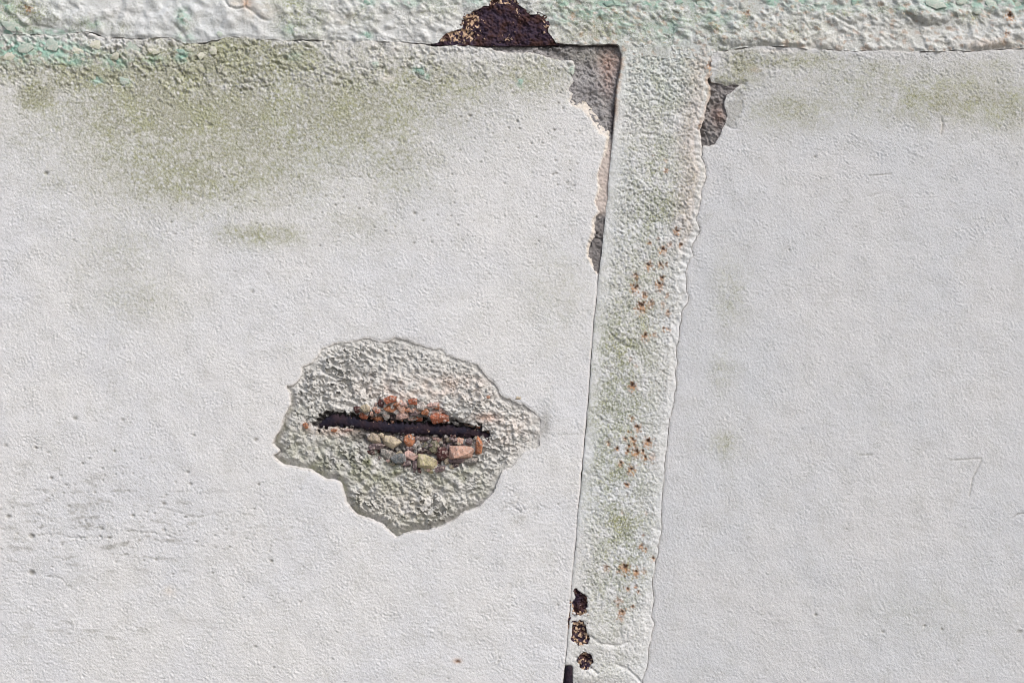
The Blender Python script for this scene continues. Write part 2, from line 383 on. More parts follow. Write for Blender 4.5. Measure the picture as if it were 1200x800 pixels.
# ---- left panel
def rough_zone(u, v):
    edge = np.interp(u, [-600,0,100,250,330,450,560,700,760,850,1000,1200,1800], [70,82,100,110,105,100,92,80,80,100,82,80,80])
    k = np.interp(u, [-600,0,100,330,450,620,760,850,950,1200,1800], [1,1,1,.95,.8,.6,.5,.6,.3,.25,.25])*np.clip(.75+.45*smp(F4, u, v, .9, 660, 60), .25, 1.3)
    return k*sst(edge+26, edge-30, v+10*smp(F2, u, v, 1, 77, 13))
PORES = [(37,628,4.5,2.2),(37,671,5,2.4),(10,605,4,1.5),(60,560,3,1.8),(81,593,2.5,1.5),(156,604,3,2.2),(192,590,3.4,1.5),(192,621,3,1.5),(128,630,2.6,1.6),(183,655,3,1.6),
 (136,658,2.2,1.2),(88,490,4,1.3),(144,492,3,1),(134,528,2.4,1.3),(220,553,2.6,1.6),(223,567,2.6,1.6),(303,567,2.4,1.6),(298,596,2,1.4),(318,657,2.8,1.8),(300,515,4,1.2),
 (265,620,2,1.2),(246,147,4,2),(54,203,3.6,2),(537,775,3,1.6),(551,136,3,2),(498,135,2,1),(486,250,3.2,1.6),(352,705,2.4,1.2),(285,700,2,1.4),(7,522,3,1),(227,510,2.2,1.4),
 (395,100,4,2.4),(410,97,3.4,2.2),(455,86,4.5,2.6),(447,80,4,2),(438,99,5,2.2),(516,96,3,1.6),(425,88,2.6,1.4),(232,68,5,3),(335,70,4,2),(200,125,3,1.4),(480,70,3,1.8),(300,262,2.4,1.2)]
pr_ = np.random.default_rng(3)
for i in range(900):
    u_ = pr_.uniform(0, 700); v_ = 60+740*pr_.random()
    if pr_.random() > .35+.65*math.sin(u_*.021+1.3)*math.sin(v_*.017+u_*.006): continue
    PORES.append((u_, v_, pr_.uniform(.8, 1.9)*(1+.6*(pr_.random() < .1)), pr_.uniform(.3, 1.1)))
for i in range(110):
    PORES.append((pr_.normal(130, 90), pr_.normal(600, 45), pr_.uniform(1, 2.4), pr_.uniform(.5, 1.5)))
for i in range(340):
    PORES.append((pr_.uniform(150, 680), 60+pr_.uniform(0, 1)**1.4*230, pr_.uniform(1.1, 2.4), pr_.uniform(.6, 1.5)))
PORES_R = [(955,184,2.6,1.4),(956,720,2.6,1.6),(1084,733,2.6,1.6),(1104,737,2.6,1.3),(1035,740,2.6,1.6),(925,293,2.2,1.1),(1195,740,4,1),(1040,150,2,1)]
for i in range(170):
    PORES_R.append((pr_.uniform(790, 1200), 70+730*pr_.random(), pr_.uniform(1.0, 1.7), pr_.uniform(.3, .8)))
def pores(u, v, h, L):
    for cu, cv, r, dp in L:
        I = np.nonzero((np.abs(u-cu) < r*2.6) & (np.abs(v-cv) < r*2.6))
        if len(I[0]): h[I] -= .9*dp*np.exp(-(((u[I]-cu)/(r*.8))**2+((v[I]-cv)/(r*.6))**2)**1.5)
    return h
def pore_dirt_shade(u, v, L):  # pore dirt doubling as painted shade, subdues the lit pore walls
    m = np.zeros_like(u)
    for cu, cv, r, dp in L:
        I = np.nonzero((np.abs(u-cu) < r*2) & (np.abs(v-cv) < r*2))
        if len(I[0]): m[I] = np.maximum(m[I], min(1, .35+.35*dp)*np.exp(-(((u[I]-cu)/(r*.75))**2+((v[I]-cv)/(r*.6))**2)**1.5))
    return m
def chips(u, v, k):
    """paint lifted in small plates: stepped relief"""
    a = smp(F2, u, v, 1, 31, 7); b = smp(F1b, u, v, .8, 9, 90)
    s = sst(-.12, .12, a)*.9+sst(.65, .85, a)*.9+sst(-.9, -.7, a)*.9+.3*b+.9*sst(.55, .8, b)
    return k*s
LINES_L = [([(96,36),(104,45),(118,52),(124,60)], 2.6),([(128,40),(136,52),(139,66),(148,80)], 2.2),([(88,52),(92,58),(104,58),(110,52)], 2.6),([(207,55),(214,66),(226,72),(236,62)], 2.6),([(236,70),(240,84),(236,92)], 2.4),([(176,66),(190,74),(212,84),(220,95)], 1.8),([(246,52),(252,56),(260,52)], 2.),([(0,76),(6,80),(8,86)], 2.),([(20,66),(26,72),(33,66)], 2.),([(36,92),(40,86)], 1.8),([(110,88),(118,96),(128,100)], 1.8),([(140,98),(146,106)], 1.5),([(222,100),(236,104),(246,98)], 1.8),([(484,84),(492,92),(500,96)], 1.8),([(398,92),(412,98)], 1.8),([(45,627),(70,625),(85,630),(130,629)], .9),([(150,622),(180,624),(205,630)], .8),([(180,633),(210,637),(240,640)], .5),([(190,595),(230,606),(260,600)], .5),
 ([(55,675),(70,676),(85,690)], .9),([(618,504),(650,509),(684,509)], .4),([(580,715),(560,719),(600,722)], .3),([(600,575),(608,580),(604,596),(612,600)], .8),
 ([(590,588),(600,592),(610,600)], .8),([(585,770),(583,780)], .8),([(281,44),(287,62),(300,75)], .8),([(155,75),(158,95),(162,82)], .8),([(200,66),(215,84),(232,100)], 1.2),
 ([(225,92),(240,98),(236,110)], 1.),([(120,60),(128,70),(140,74)], 1.1),([(260,56),(266,80),(272,100)], .7),([(410,60),(420,80),(432,102)], .5)]
LINES_R = [([(1019,206),(1044,204)], .8),([(1018,232),(1032,227)], .4),([(1114,539),(1150,537)], .9),([(1150,540),(1140,560),(1136,581)], .9),([(1008,533),(1022,532.5)], .8),
 ([(1186,607),(1193,602),(1200,601)], 1.2),([(1103,158),(1105,146),(1103,138)], 1.1),([(1060,172),(1082,184)], -.5),([(1010,232),(1035,226)], .4),
 ([(852,147),(857,151),(864,151)], 1.3),([(858,114),(868,106),(874,99)], .9)]
def h_left(u, v, d):
    rz = rough_zone(u, v)
    h = .22*smp(F3, u, v)+.035*smp(F2, u, v, 1, 5, 5)*(1+2.2*rz)
    amp = .17+.18*rz+.06*sst(300, 100, v)+.06*sst(.2, 1.4, smp(F4, u, v, .5))
    g1 = smp(F1, u, v, 1, 0, 0); pa = np.clip(.85+.55*smp(F4, u, v, .8, 333, 71)+.3*smp(F2, u, v, .8, 33, 171), .15, 2.)
    brs = smp(F1, u*.35, v*1.0, 1, 40, 80)*sst(450, 650, v)+smp(F1, u*.5+v*.25, v*.8, 1, 4, 180)*sst(550, 400, v)*.7
    h = h+amp*pa*(g1-.6*sst(1.0, 2.2, g1))*.9+.10*brs+(.16+.05*rz)*smp(F0, u, v)-.35*sst(1.9, 2.8, smp(F1b, u, v, 1.5, 77, 177))
    h = h+.05*smp(F1b, u, v, .7, 300, 20, .5)
    h = h+chips(u, v, rz*.8)-.9*rz-rz*1.1*sst(.9, 1.5, smp(F1b, u, v, 1.1, 140, 60))
    h = pores(u, v, h, PORES)
    for pts, dp in LINES_L:
        s = stroke(u, v, pts); h = h-dp*np.exp(-(s/(1.0+.3*dp))**2)*(.6+.4*smp(F1b, u, v))
    # worn arris along the break beside the post
    s = stroke(u, v, [(674,117),(686,119),(697,132),(708,149),(716,153)]); h = h-2.6*sst(12, 0, s+.5*smp(F1b, u, v))
    s = stroke(u, v, [(716,155),(710,182),(703,206),(704,221),(700,236),(705,249),(697,258),(697,272),(691,290),(691,300),(701,318)])
    h = h-2.0*sst(5, 0, s+.8*smp(F1b, u, v))
    s = stroke(u, v, [(701,318),(697,370),(691,455),(683,545),(675,640),(667,730),(661,800)]); h = h-.7*sst(3, 0, s)
    h = h-.5*sst(2.2, 0, d)
    # soft dent line above the spall, halo at its right tip
    h = h-.8*blob(u, v, 637, 500, 7, 14)
    return h
MOSS_L = [(45,112,26,18,.75),(130,85,95,26,.75),(250,75,110,30,.75),(235,130,150,42,.66),(170,105,80,40,.6),(400,130,110,55,.5),(330,70,50,22,.7),(215,205,85,40,.45),(305,275,50,14,.38),(500,100,90,38,.38),(620,90,60,30,.30),
 (265,57,60,12,1.),(280,200,120,45,.35),(140,295,60,50,.13),(650,340,40,60,.10),(460,190,60,45,.25),(15,75,60,26,.45),(160,350,60,30,.15),(420,260,60,30,.12),(65,210,40,30,.12),(255,120,230,75,.42),(170,185,90,60,.32),(430,110,150,60,.30),(140,340,50,30,.05),(275,165,160,62,.42),(130,150,60,50,.35),(360,165,110,45,.3)]
def m_left(u, v, d):
    n = .75+.13*smp(F4, u, v, 1, 50, 9)+.09*smp(F2, u, v, 1, 3, 44)
    moss = np.clip(2.0*blobs(u, v, MOSS_L)*(n+.25)*(1+.38*smp(F1b, u, v, .9, 61, 62)), 0, 1)
    mint = np.clip(blobs(u, v, [(60,58,34,13,1.2),(20,58,34,14,1.1),(135,72,16,8,.8),(85,72,22,6,.7),(100,60,20,9,.6),(213,66,10,6,1),(115,95,7,4,.9),(147,95,6,5,.7),(440,76,4,3,.9),(490,82,7,4,.8),(610,96,4,5,1.2),(671,84,3,5,1.2),(500,90,4,4,.7),(345,66,10,5,.4),(180,70,12,6,.5)])*sst(-.8, .3, smp(F2, u, v, 1, 8, 8)+.3), 0, 1)
    grime_shade = np.clip(blobs(u, v, [(638,500,6,17,.95),(420,88,160,35,.20),(580,85,110,30,.22),(470,397,30,3,.4),(500,130,120,40,.12)])*n, 0, 1)  # the thin band along the spall's top edge is painted shade
    str_ = 1.5*sst(.9, 2.2, smp(F2, u*.3, v, 1, 20, 5)+.5*smp(F1b, u*.5, v, 1, 7, 9))*blobs(u, v, [(120,625,190,45,.5),(100,580,160,40,.35),(120,740,150,20,.3),(560,740,100,40,.15),(600,590,40,40,.3)])
    grime_shade = np.maximum(grime_shade, str_)
    for pts, dp in LINES_L[15:]:
        grime_shade = np.maximum(grime_shade, min(.6, .6*dp)*np.exp(-(stroke(u, v, pts)/1.1)**2)*np.clip(.6+.5*smp(F1b, u, v, 1, 4, 6), 0, 1))
    spk = sst(1.8, 2.7, smp(F1b, u, v, 1.2, 400, 77))*.5
    raw = np.zeros_like(u)
    s = stroke(u, v, [(676,117),(686,119),(697,132),(708,149),(716,153)]); raw = np.maximum(raw, sst(11, 7, s+.6*smp(F1b, u, v)))
    s = stroke(u, v, [(716,155),(710,182),(703,206),(704,221),(700,236),(705,249),(697,258),(697,272),(691,290),(691,300),(701,318)]); raw = np.maximum(raw, sst(5, 2, s))
    raw = np.maximum(raw, blob(u, v, 199, 692, 7, 6)*.55); raw = np.maximum(raw, blob(u, v, 455, 92, 9, 5)*.7)
    raw = np.maximum(raw, .30*sst(2., .3, d))
    raw = np.maximum(raw, sst(1.0, 1.6, smp(F2, u, v, 1, 31, 7))*.35*rough_zone(u, v))
    dk = np.zeros_like(u); dk = np.maximum(dk, .6*blob(u, v, 536, 774, 2.4, 1.6))
    grime_shade = np.maximum(grime_shade, pore_dirt_shade(u, v, PORES)); moss *= 1-raw*.8
    return {'mask_a': np.stack([moss, mint, blob(u, v, 536, 774, 5, 3)*.7], 1), 'mask_b': np.stack([np.maximum(grime_shade, spk), raw, dk], 1)}
U = axis(-500, 0, 1.1, -60, 735); V = axis(44, 1700, 1.1, 30, 850)
U = U[U < 740]
def flare_left(u, v):
    f = np.full(u.shape, .4)
    sp = (u < 645) & (v > 380) & (v < 640)
    f[sp] = 1.0
    return f
sheet('plaster_coat', U, V, [left_out, spall], h_left, m_left, M_left, T_left, back=-11, flare=flare_left, R=4.)

# ---- concrete laid bare in the spall
Uc = np.arange(312, 645, .85); Vc = np.arange(388, 636, .85)
_, DS, _, _ = inside_and_nearest(Uc, Vc, [spall], 40)
insS, _, _, _ = inside_and_nearest(Uc, Vc, [spall], 1)
DS = np.where(insS, DS, 0)
def dist_spall(u, v):
    return DS[np.clip(np.round((v-Vc[0])/.85).astype(int), 0, len(Vc)-1), np.clip(np.round((u-Uc[0])/.85).astype(int), 0, len(Uc)-1)]
def pit(u, v):
    # recess round the bar: long lens, tilted slightly, wider below
    cu, cv = 482, 507
    a = math.radians(4); x = (u-cu)*math.cos(a)+(v-cv)*math.sin(a); y = -(u-cu)*math.sin(a)+(v-cv)*math.cos(a)
    ry = np.where(y < 0, 36, 46)*np.clip(1-.25*np.abs(x/95)**2, .2, 1)
    r = np.sqrt((x/92)**2+(y/ry)**2)+.06*smp(F2, u, v)
    return sst(1.0, .42, r)
BAR = [(374,499),(382,496),(390,493),(402,493.5),(430,498),(456,501),(480,503),(500,503.5),(530,505),(558,508),(572,511),(581,514)]
def slot(u, v):
    s = stroke(u, v+3., BAR[:-1]); return sst(8.5, 4.5, s+1.0*smp(F1, u, v)+1.8*smp(F2, u, v, 1.1)+(u > 565)*3)
def h_conc(u, v, d):
    e = dist_spall(u, v)
    low = sst(470, 600, v+(480-u)*.45)
    n2 = smp(F2, u, v, .8, 11, 70); n4 = smp(F4, u, v, 1, 90, 3)
    h = -1.3-2.7*low+.5*n4*np.clip(e/20, 0, 1)+np.clip(e/12, .1, 1)*(facets(u, v, 30, 3, .17, 1.0)+.0*u)
    h = h-.4
    b9 = smp(F1b, u, v, 1.2, 3, 2); h = h+.30*smp(FR, u, v, 1, 44, 4)+.45*n2*sst(0, 1, n2)+.10*smp(F1, u, v, .9, 44, 4, 1.)-.8*sst(1.7, 2.6, b9)+.12*smp(F0, u, v)
    h = h-(.5+6.*low)*sst(11, 0, e)**1.3+.8*blob(u, v, 480, 430, 90, 25)+1.8*blob(u, v, 470, 595, 70, 30)
    for pts, dp in (([(455,408),(453,430),(450,445)], 2.2),([(437,440),(428,438),(415,441)], 1.6),([(378,460),(383,478),(384,490)], 1.5),([(380,430),(360,437),(352,450)], 1.2),([(425,568),(440,588),(446,596)], 1.6),([(610,480),(606,500),(611,525)], 1.0)):
        s = stroke(u, v, pts); h = h-dp*sst(5, 0, s)
    for cu, cv, r in ((584,496,3),(436,439,4),(375,540,3),(373,528,3),(415,520,3),(433,470,3)):
        h = h-2.2*blob(u, v, cu, cv, r)
    p = pit(u, v)
    h = h-6.5*p-9*slot(u, v)+p*1.2*facets(u, v, 7, 9, .3, .6)
    return h
def m_conc(u, v, d):
    e = dist_spall(u, v); low = sst(500, 575, v+(480-u)*.4); p = pit(u, v)
    n = .6+.35*smp(F4, u, v, 1, 4, 4)
    moss = np.clip(.72*(.60*low*(1-.5*blob(u, v, 510, 590, 60, 25))+.6*blob(u, v, 430, 545, 50, 22)+.45*blob(u, v, 545, 560, 40, 14))*n, 0, 1)
    raw = np.clip((.6*blob(u, v, 500, 456, 80, 16)+.4*blob(u, v, 600, 505, 26, 22)+.1*blob(u, v, 560, 440, 30, 12)+.3*blob(u,v,470,590,50,22))*(n+.15), 0, .9)*(1-moss)
    grime_shade = np.clip(.35*sst(.05, .4, p)+.75*blob(u, v, 584, 496, 4)+.55*blob(u, v, 436, 439, 5)+.35*low*sst(12, 3, e)+.3*sst(1.2, 2.0, smp(F2, u, v, 1, 60, 60)), 0, 1)  # painted shade inside the lower rim, in the pocket and small pits
    rust = np.clip(.7*blob(u, v, 358, 499, 4, 4)+.5*blob(u, v, 570, 489, 14, 5)+.35*blob(u, v, 395, 505, 25, 6), 0, 1)
    dk = np.maximum(sst(.15, .6, p)*.62, slot(u, v)*.95)  # painted shade: gaps between the stones and the slot above the bar
    return {'mask_a': np.stack([moss, 0*u, rust], 1), 'mask_b': np.stack([grime_shade, raw, dk*.9], 1)}
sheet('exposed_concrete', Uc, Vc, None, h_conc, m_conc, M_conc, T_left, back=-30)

# ---- mortar seen between plaster and post at the top right corner
def h_mort(u, v, d):
    h = -2.6+.4*smp(F4, u, v, 1, 9, 99)+.2*smp(F2, u, v, 1, 44, 33)+facets(u, v, 17, 21, .2, .5)+.5*smp(FR, u, v)+.12*smp(F1b, u, v)+.12*smp(F1, u, v)
    h = h-2.5*sst(61, 54, v+.03*(u-650))*sst(500, 520, u)-1*sst(690, 715, u)*sst(170, 120, v)
    lip = sst(160, 190, v)*sst(256, 246, v)*sst(690, 697, u)
    return np.minimum(h, -1.2)*(1-.5*lip)
def m_mort(u, v, d):
    lip = sst(158, 176, v)*sst(257, 249, v)
    rust = np.clip(.8*blob(u, v, 716, 72, 14, 14)+.5*blob(u, v, 712, 95, 8, 20), 0, 1)*(1-lip)
    dk = np.clip(sst(56, 54, v)*.8+.7*sst(110, 135, v)*sst(712, 718, u)*sst(165, 150, v), 0, 1)  # painted shade under the beam and beside the proud post
    grime_shade = sst(250, 262, v)*.75+.35*blob(u, v, 660, 66, 40, 8)
    return {'mask_a': np.stack([.2*blob(u, v, 690, 66, 30, 10), 0*u, rust*.4], 1), 'mask_b': np.stack([grime_shade, lip*.6, dk], 1)}
sheet('exposed_mortar', np.arange(505, 736, 1.0), np.arange(46, 326, 1.0), None, h_mort, m_mort, M_mort, T_left, back=-30)

# ---- right panel
def h_right(u, v, d):
    rz = rough_zone(u, v)
    h = .18*smp(F3, u, v, 1, 400, 200)+.03*smp(F2, u, v, 1, 305, 5)*(1+2*rz)
    amp = .12+.18*rz+.07*sst(450, 120, v)
    pa = np.clip(.85+.5*smp(F4, u, v, .8, 133, 271)+.3*smp(F2, u, v, .8, 133, 171), .15, 2.)
    h = h+amp*pa*smp(F1, u, v, 1, 700, 50)+.09*smp(F1, u, v*.4, 1, 90, 90)*sst(250, 450, v)+.115*smp(F0, u, v)+.02*smp(F0, u, v)-.3*sst(1.9, 2.8, smp(F1b, u, v, 1.5, 77, 177))*sst(700, 300, v)+.05*smp(F1b, u, v, .75, 30, 220, .4)
    h = h+chips(u, v, rz*.8)-.6*rz-rz*1.2*sst(1., 1.5, smp(F1b, u, v, 1.1, 140, 60))
    h = pores(u, v, h, PORES_R)
    for pts, dp in LINES_R:
        s = stroke(u, v, pts); h = h-dp*np.exp(-(s/.95)**2)
    fl = sst(11, 8, np.hypot((u-860)/1.0+(v-130)*.25, (v-130)/2.1)+1.3*smp(F2, u, v))
    h = h-.8*fl-2.0*sst(5, 0, stroke(u, v, [(839,96),(856,101),(872,98)]))
    h = h-.35*sst(3, 0, stroke(u, v, [(x, y) for x, y in P_R if y > 170]))
    h = h-.5*sst(2., 0, d)
    return h
MOSS_R = [(930,72,70,10,.55),(1120,115,95,28,.55),(930,128,55,24,.42),(1180,125,50,30,.5),(1010,80,90,14,.30),(870,80,24,22,.7),(850,95,14,10,.6),(1080,95,60,18,.3),(855,345,18,45,.25),(848,435,16,26,.2),(850,520,16,16,.35),(1150,80,60,14,.3),(1080,720,90,30,.08),(1080,105,190,40,.30)]
def m_right(u, v, d):
    n = .75+.15*smp(F4, u, v, 1, 250, 9)+.09*smp(F2, u, v, 1, 3, 144)
    moss = np.clip(1.45*blobs(u, v, MOSS_R)*(n+.15)*(1+.35*smp(F1b, u, v, .9, 61, 62)), 0, 1)
    fl = sst(11, 8, np.hypot((u-860)/1.0+(v-130)*.25, (v-130)/2.1)+1.3*smp(F2, u, v))
    sc = np.zeros_like(u)
    for pts, dp in LINES_R[:7]:
        sc = np.maximum(sc, .55*np.exp(-(stroke(u, v, pts)/.9)**2)*(dp > .6))
    grime_shade = np.clip(blobs(u, v, [(1120,115,95,26,.30),(930,72,70,10,.25),(930,128,55,24,.2),(880,85,40,25,.25),(1000,90,120,20,.15)])*n+.45*fl+sc, 0, 1)
    grime_shade = np.maximum(grime_shade, pore_dirt_shade(u, v, PORES_R))
    raw = np.maximum(.25*sst(2., .3, d), .5*blob(u, v, 1105, 150, 2.5, 7))
    raw = np.maximum(raw, .5*blob(u, v, 905, 60, 22, 2))
    return {'mask_a': np.stack([moss*(1-raw), 0*u, .25*blob(u, v, 885, 82, 6, 3)], 1), 'mask_b': np.stack([grime_shade, raw, 0*u], 1)}
U = axis(700, 1700, 1.1, 735, 1260); U = U[U > 680]; V = axis(50, 1700, 1.1, 50, 850)
V = V[V > 45]
sheet('plaster_coat', U, V, [right_out], h_right, m_right, M_right, T_right, back=-11, flare=lambda u, v: np.full(u.shape, .5), R=4.)
def h_cav(u, v, d):
    ax = (u-840)+(v-130)*.35
    h = -4.5+2.4*blob(u, v, 838, 148, 10, 22, 12)+1.4*blob(u, v, 846, 112, 9, 12)+.4*smp(F2, u, v, 1.4, 5, 5)+facets(u, v, 10, 31, .3, .6)+.6*smp(FR, u, v)
    s = stroke(u, v, [(828,152),(836,132),(840,118)]); h = h-1.8*sst(4, 0, s)
    return h-3*sst(100, 92, v)
def m_cav(u, v, d):
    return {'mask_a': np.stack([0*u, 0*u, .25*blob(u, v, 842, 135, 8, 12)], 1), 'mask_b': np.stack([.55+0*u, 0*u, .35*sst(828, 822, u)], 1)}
sheet('exposed_mortar', np.arange(812, 882, .8), np.arange(84, 180, .8), None, h_cav, m_cav, M_mort, T_right, back=-30)

# ---- post and beam
SPOTS = [(780,188,2.2,.5),(780,199,3,.8),(793,270,4.5,1.),(761,284,3,.9),(798,286,3.4,.8),(777,292,5,.9),(785,286,3,.8),(771,279,2,.7),(760,310,5,.9),(774,309,4,.8),(781,309,2.5,.7),
 (745,322,4.5,.8),(776,325,3.2,1.1),(773,332,6,.9),(744,336,5.5,1.),(755,345,4.5,.9),(752,357,7.5,1.2),(763,354,4,.8),(782,345,3,.6),(777,355,4,.5),(783,366,3.5,.8),(756,392,5,1.),(767,391,3,.7),
 (777,385,2.4,1.),(783,385,2.4,1.),(741,451,5.5,1.),(740,489,3,.8),(747,500,4.5,1.),(737,506,2,.8),(733,513,3,1.),(742,515,4.5,1.),(759,516,6,1.2),(713,518,3,.8),(723,525,3,1.),(737,521,2.6,1.),
 (743,521,2.6,1.),(745,528,6,1.1),(735,528,3.4,1.),(753,528,3.4,1.),(756,535,4.4,1.1),(764,534,5,.5),(727,542,3.6,.9),(740,549,5,1.),(734,567,3.4,1.2),(752,639,3.4,1.),(756,643,2.6,.9),(765,653,3,1.1),
 (711,664,3.8,.7),(732,663,6.5,1.1),(725,668,2.6,.8),(745,669,4.5,1.),(754,668,4,.5),(735,689,3,.9),(745,686,2.2,1.),(748,692,2.2,1.),(725,702,4.4,.6),(729,716,5,.9),(728,722,4.5,.6),(741,710,3,.8),(754,626,2.4,.6),(724,708,2.2,.8),
 (832,76,6,.8),(829,95,4,.5),(822,140,3,.6),(820,147,3.4,.7),(1183,18,6,1.),(1179,40,4,.9),(1176,50,4,.5),(34,10,5,.7),(876,15,4,.7),(672,17,5,.5),(766,182,2,.4),(739,420,2.2,.5),(745,428,2,.5),(729,600,2,.5),(757,600,2,.4)]
def steel_h(u, v):
    h = .9+.25*smp(F3, u, v, 1, 77, 400)
    return h
def mid_(t): return sst(.02, .18, t)*sst(1.0, .86, t)
def h_post(u, v, d):
    el = np.interp(v, [p[1] for p in P_L], [p[0] for p in P_L]); er = np.interp(v, [p[1] for p in P_R], [p[0] for p in P_R])
    t = (u-el)/(er-el)
    h = steel_h(u, v)
    ridge = er-np.interp(v, [70,180,300,450,600,800,1800], [7,15,14,9,10,12,12])+1.6*smp(F4, u*0+5, v)
    rk = np.interp(v, [60,300,450,800], [1,1,.5,.4])*(.8+.4*smp(F2, u, v))
    h = h+.6*rk*np.exp(-((u-ridge)/2.8)**2)-1.2*rk*sst(ridge, ridge+6, u)-.15*sst(3.5, 0, u-el)
    mid = sst(.02, .18, t)*sst(1.0, .86, t)
    br = np.interp(v, [60,120,170,230,420,620,700,740,800], [1.5,1.35,.8,1.1,.75,.75,.8,.55,.6])
    b1 = smp(F1b, u, v, .8, 60, 310); b2 = smp(F1, u, v, .8, 10, 10, .8); b3 = smp(F2, u, v, 1.1, 320, 120)
    h = h+mid*br*(.15*b1+.15*b2+.22*b3+.28*smp(FR, u, v, 1.3, 70, 7)-1.5*sst(.8, 1.4, smp(F1b, u, v, 1.25, 500, 110)+.25*b3))+(1-mid)*(.12*b1+.06*b2)+.07*smp(F0, u, v)
    # low bulges of loose paint towards the foot of the picture
    for cu, cv, ru, rv, a in ((700,745,20,14,1.3),(715,790,26,10,2.),(685,793,12,8,2.4),(735,765,18,10,1.4),(745,735,16,16,1.1),(700,640,16,30,.6),(756,228,14,16,.7),(776,225,10,20,.6),(747,440,16,8,.8)):
        h = h+a*blob(u, v, cu, cv, ru, rv)
    for pts, dp in (([(690,744),(705,754),(725,756),(735,752)], 1.3),([(722,778),(735,783),(748,795),(752,800)], 1.5),([(720,745),(726,738),(728,746)], 1.2),([(731,158),(750,157),(770,158)], .8),([(676,770),(690,780),(700,788)], 2.0),([(715,390),(727,403),(742,408)], 1.2),([(735,360),(765,370)], .9),([(678,545),(690,556),(700,558)], 1.),([(690,480),(712,497),(722,492)], .7),([(766,618),(776,622),(780,620)], .9)):
        s = stroke(u, v, pts); h = h-dp*np.exp(-(s/1.7)**2)
    for cu, cv, r, k in SPOTS:
        I = np.nonzero((np.abs(u-cu) < r*2) & (np.abs(v-cv) < r*2))
        if len(I[0]): h[I] -= 1.5*k*np.exp(-(((u[I]-cu)/(r*.42))**2+((v[I]-cv)/(r*.36))**2))
    h = h-0*u
    h = h-6*sst(672, 668, u)*sst(778, 783, v)
    return h-.6*sst(1.6, 0, d)
def spots_mask(u, v):
    r_ = np.zeros_like(u); k_ = np.zeros_like(u); jit = smp(F1b, u, v, 1.3, 9, 9)*.35
    for cu, cv, r, k in SPOTS:
        I = np.nonzero((np.abs(u-cu) < r*2.6) & (np.abs(v-cv) < r*2.6))
        if not len(I[0]): continue
        q = np.hypot((u[I]-cu)/r, (v[I]-cv-.35*r)/(r*1.15))+jit[I]
        r_[I] = np.maximum(r_[I], min(1, k)*.9*sst(1.2, .25, q))
        q2 = np.hypot((u[I]-cu)/(r*.48), (v[I]-cv)/(r*.38))+jit[I]*1.2
        k_[I] = np.maximum(k_[I], min(1, k)*.9*(k > .55)*sst(1.15, .6, q2))
    return r_, k_
def m_post(u, v, d):
    el = np.interp(v, [p[1] for p in P_L], [p[0] for p in P_L]); er = np.interp(v, [p[1] for p in P_R], [p[0] for p in P_R]); t = (u-el)/(er-el)
    band = np.interp(v, [60,140,200,240,300,340,380,450,520,580,640,690,720,800], [.35,.35,.65,.75,.45,.5,.9,.95,.7,.8,.8,.6,.25,.1])
    cen = np.interp(v, [60,230,400,520,640,800], [.5,.5,.35,.4,.55,.5])
    moss = .95*(band+.08)*np.exp(-((t-cen)/.36)**2)*np.clip(.75+.35*smp(F4, u, v, .7, 20, 20)+.35*smp(F1b, u, v, .8, 60, 310)*-1, 0, 1.3)
    r_, k_ = spots_mask(u, v)
    r_ = np.maximum(r_, .5*sst(7, 0, er-u)*sst(190, 90, v)*(v > 66)); r_ = np.maximum(r_, .5*sst(7, 1, u-el)*sst(160, 130, v)*(v > 66)*sst(-.6, .8, smp(F2, u, v)+.5))
    r_ = np.maximum(r_, .22*sst(.6, .9, t)*sst(.98, .9, t)*sst(320, 260, v))
    raw = np.clip(.35*sst(7, 2, er-u)*sst(330, 200, v)+.35*sst(130, 80, v)*sst(0, 1., smp(F2, u, v, 1, 600, 6)), 0, 1)
    grime_shade = np.clip(.15*sst(10, 2, u-el)*sst(0, 1, smp(F4, u, v, 1, 2, 2))+.35*blob(u, v, 723, 743, 6, 5)+.3*blob(u, v, 688, 556, 10, 4)+.4*blob(u, v, 673, 780, 8, 5)
        +(.30+.6*band)*mid_(t)*sst(1.0, 1.7, smp(F1b, u, v, 1.1, 160, 10)+.3*smp(F1, u, v, 1, 5, 55))+.04*mid_(t), 0, 1)
    k_ = np.maximum(k_, .8*sst(2.2, .5, u-el)*sst(170, 155, v))  # painted shade of the gap along the upper left edge
    k_ = np.maximum(k_, .9*sst(672, 669, u)*sst(776, 782, v))
    return {'mask_a': np.stack([moss, 0*u+.12*sst(150, 90, v), r_], 1), 'mask_b': np.stack([grime_shade, raw, k_], 1)}
U = np.arange(580, 842, 1.0); V = axis(30, 1700, 1.0, 40, 850); V = V[V > 39]
sheet('painted_face', U, V, [post_out, *SCABS], h_post, m_post, M_steel, T_post, back=-13, R=4., flat=1.)

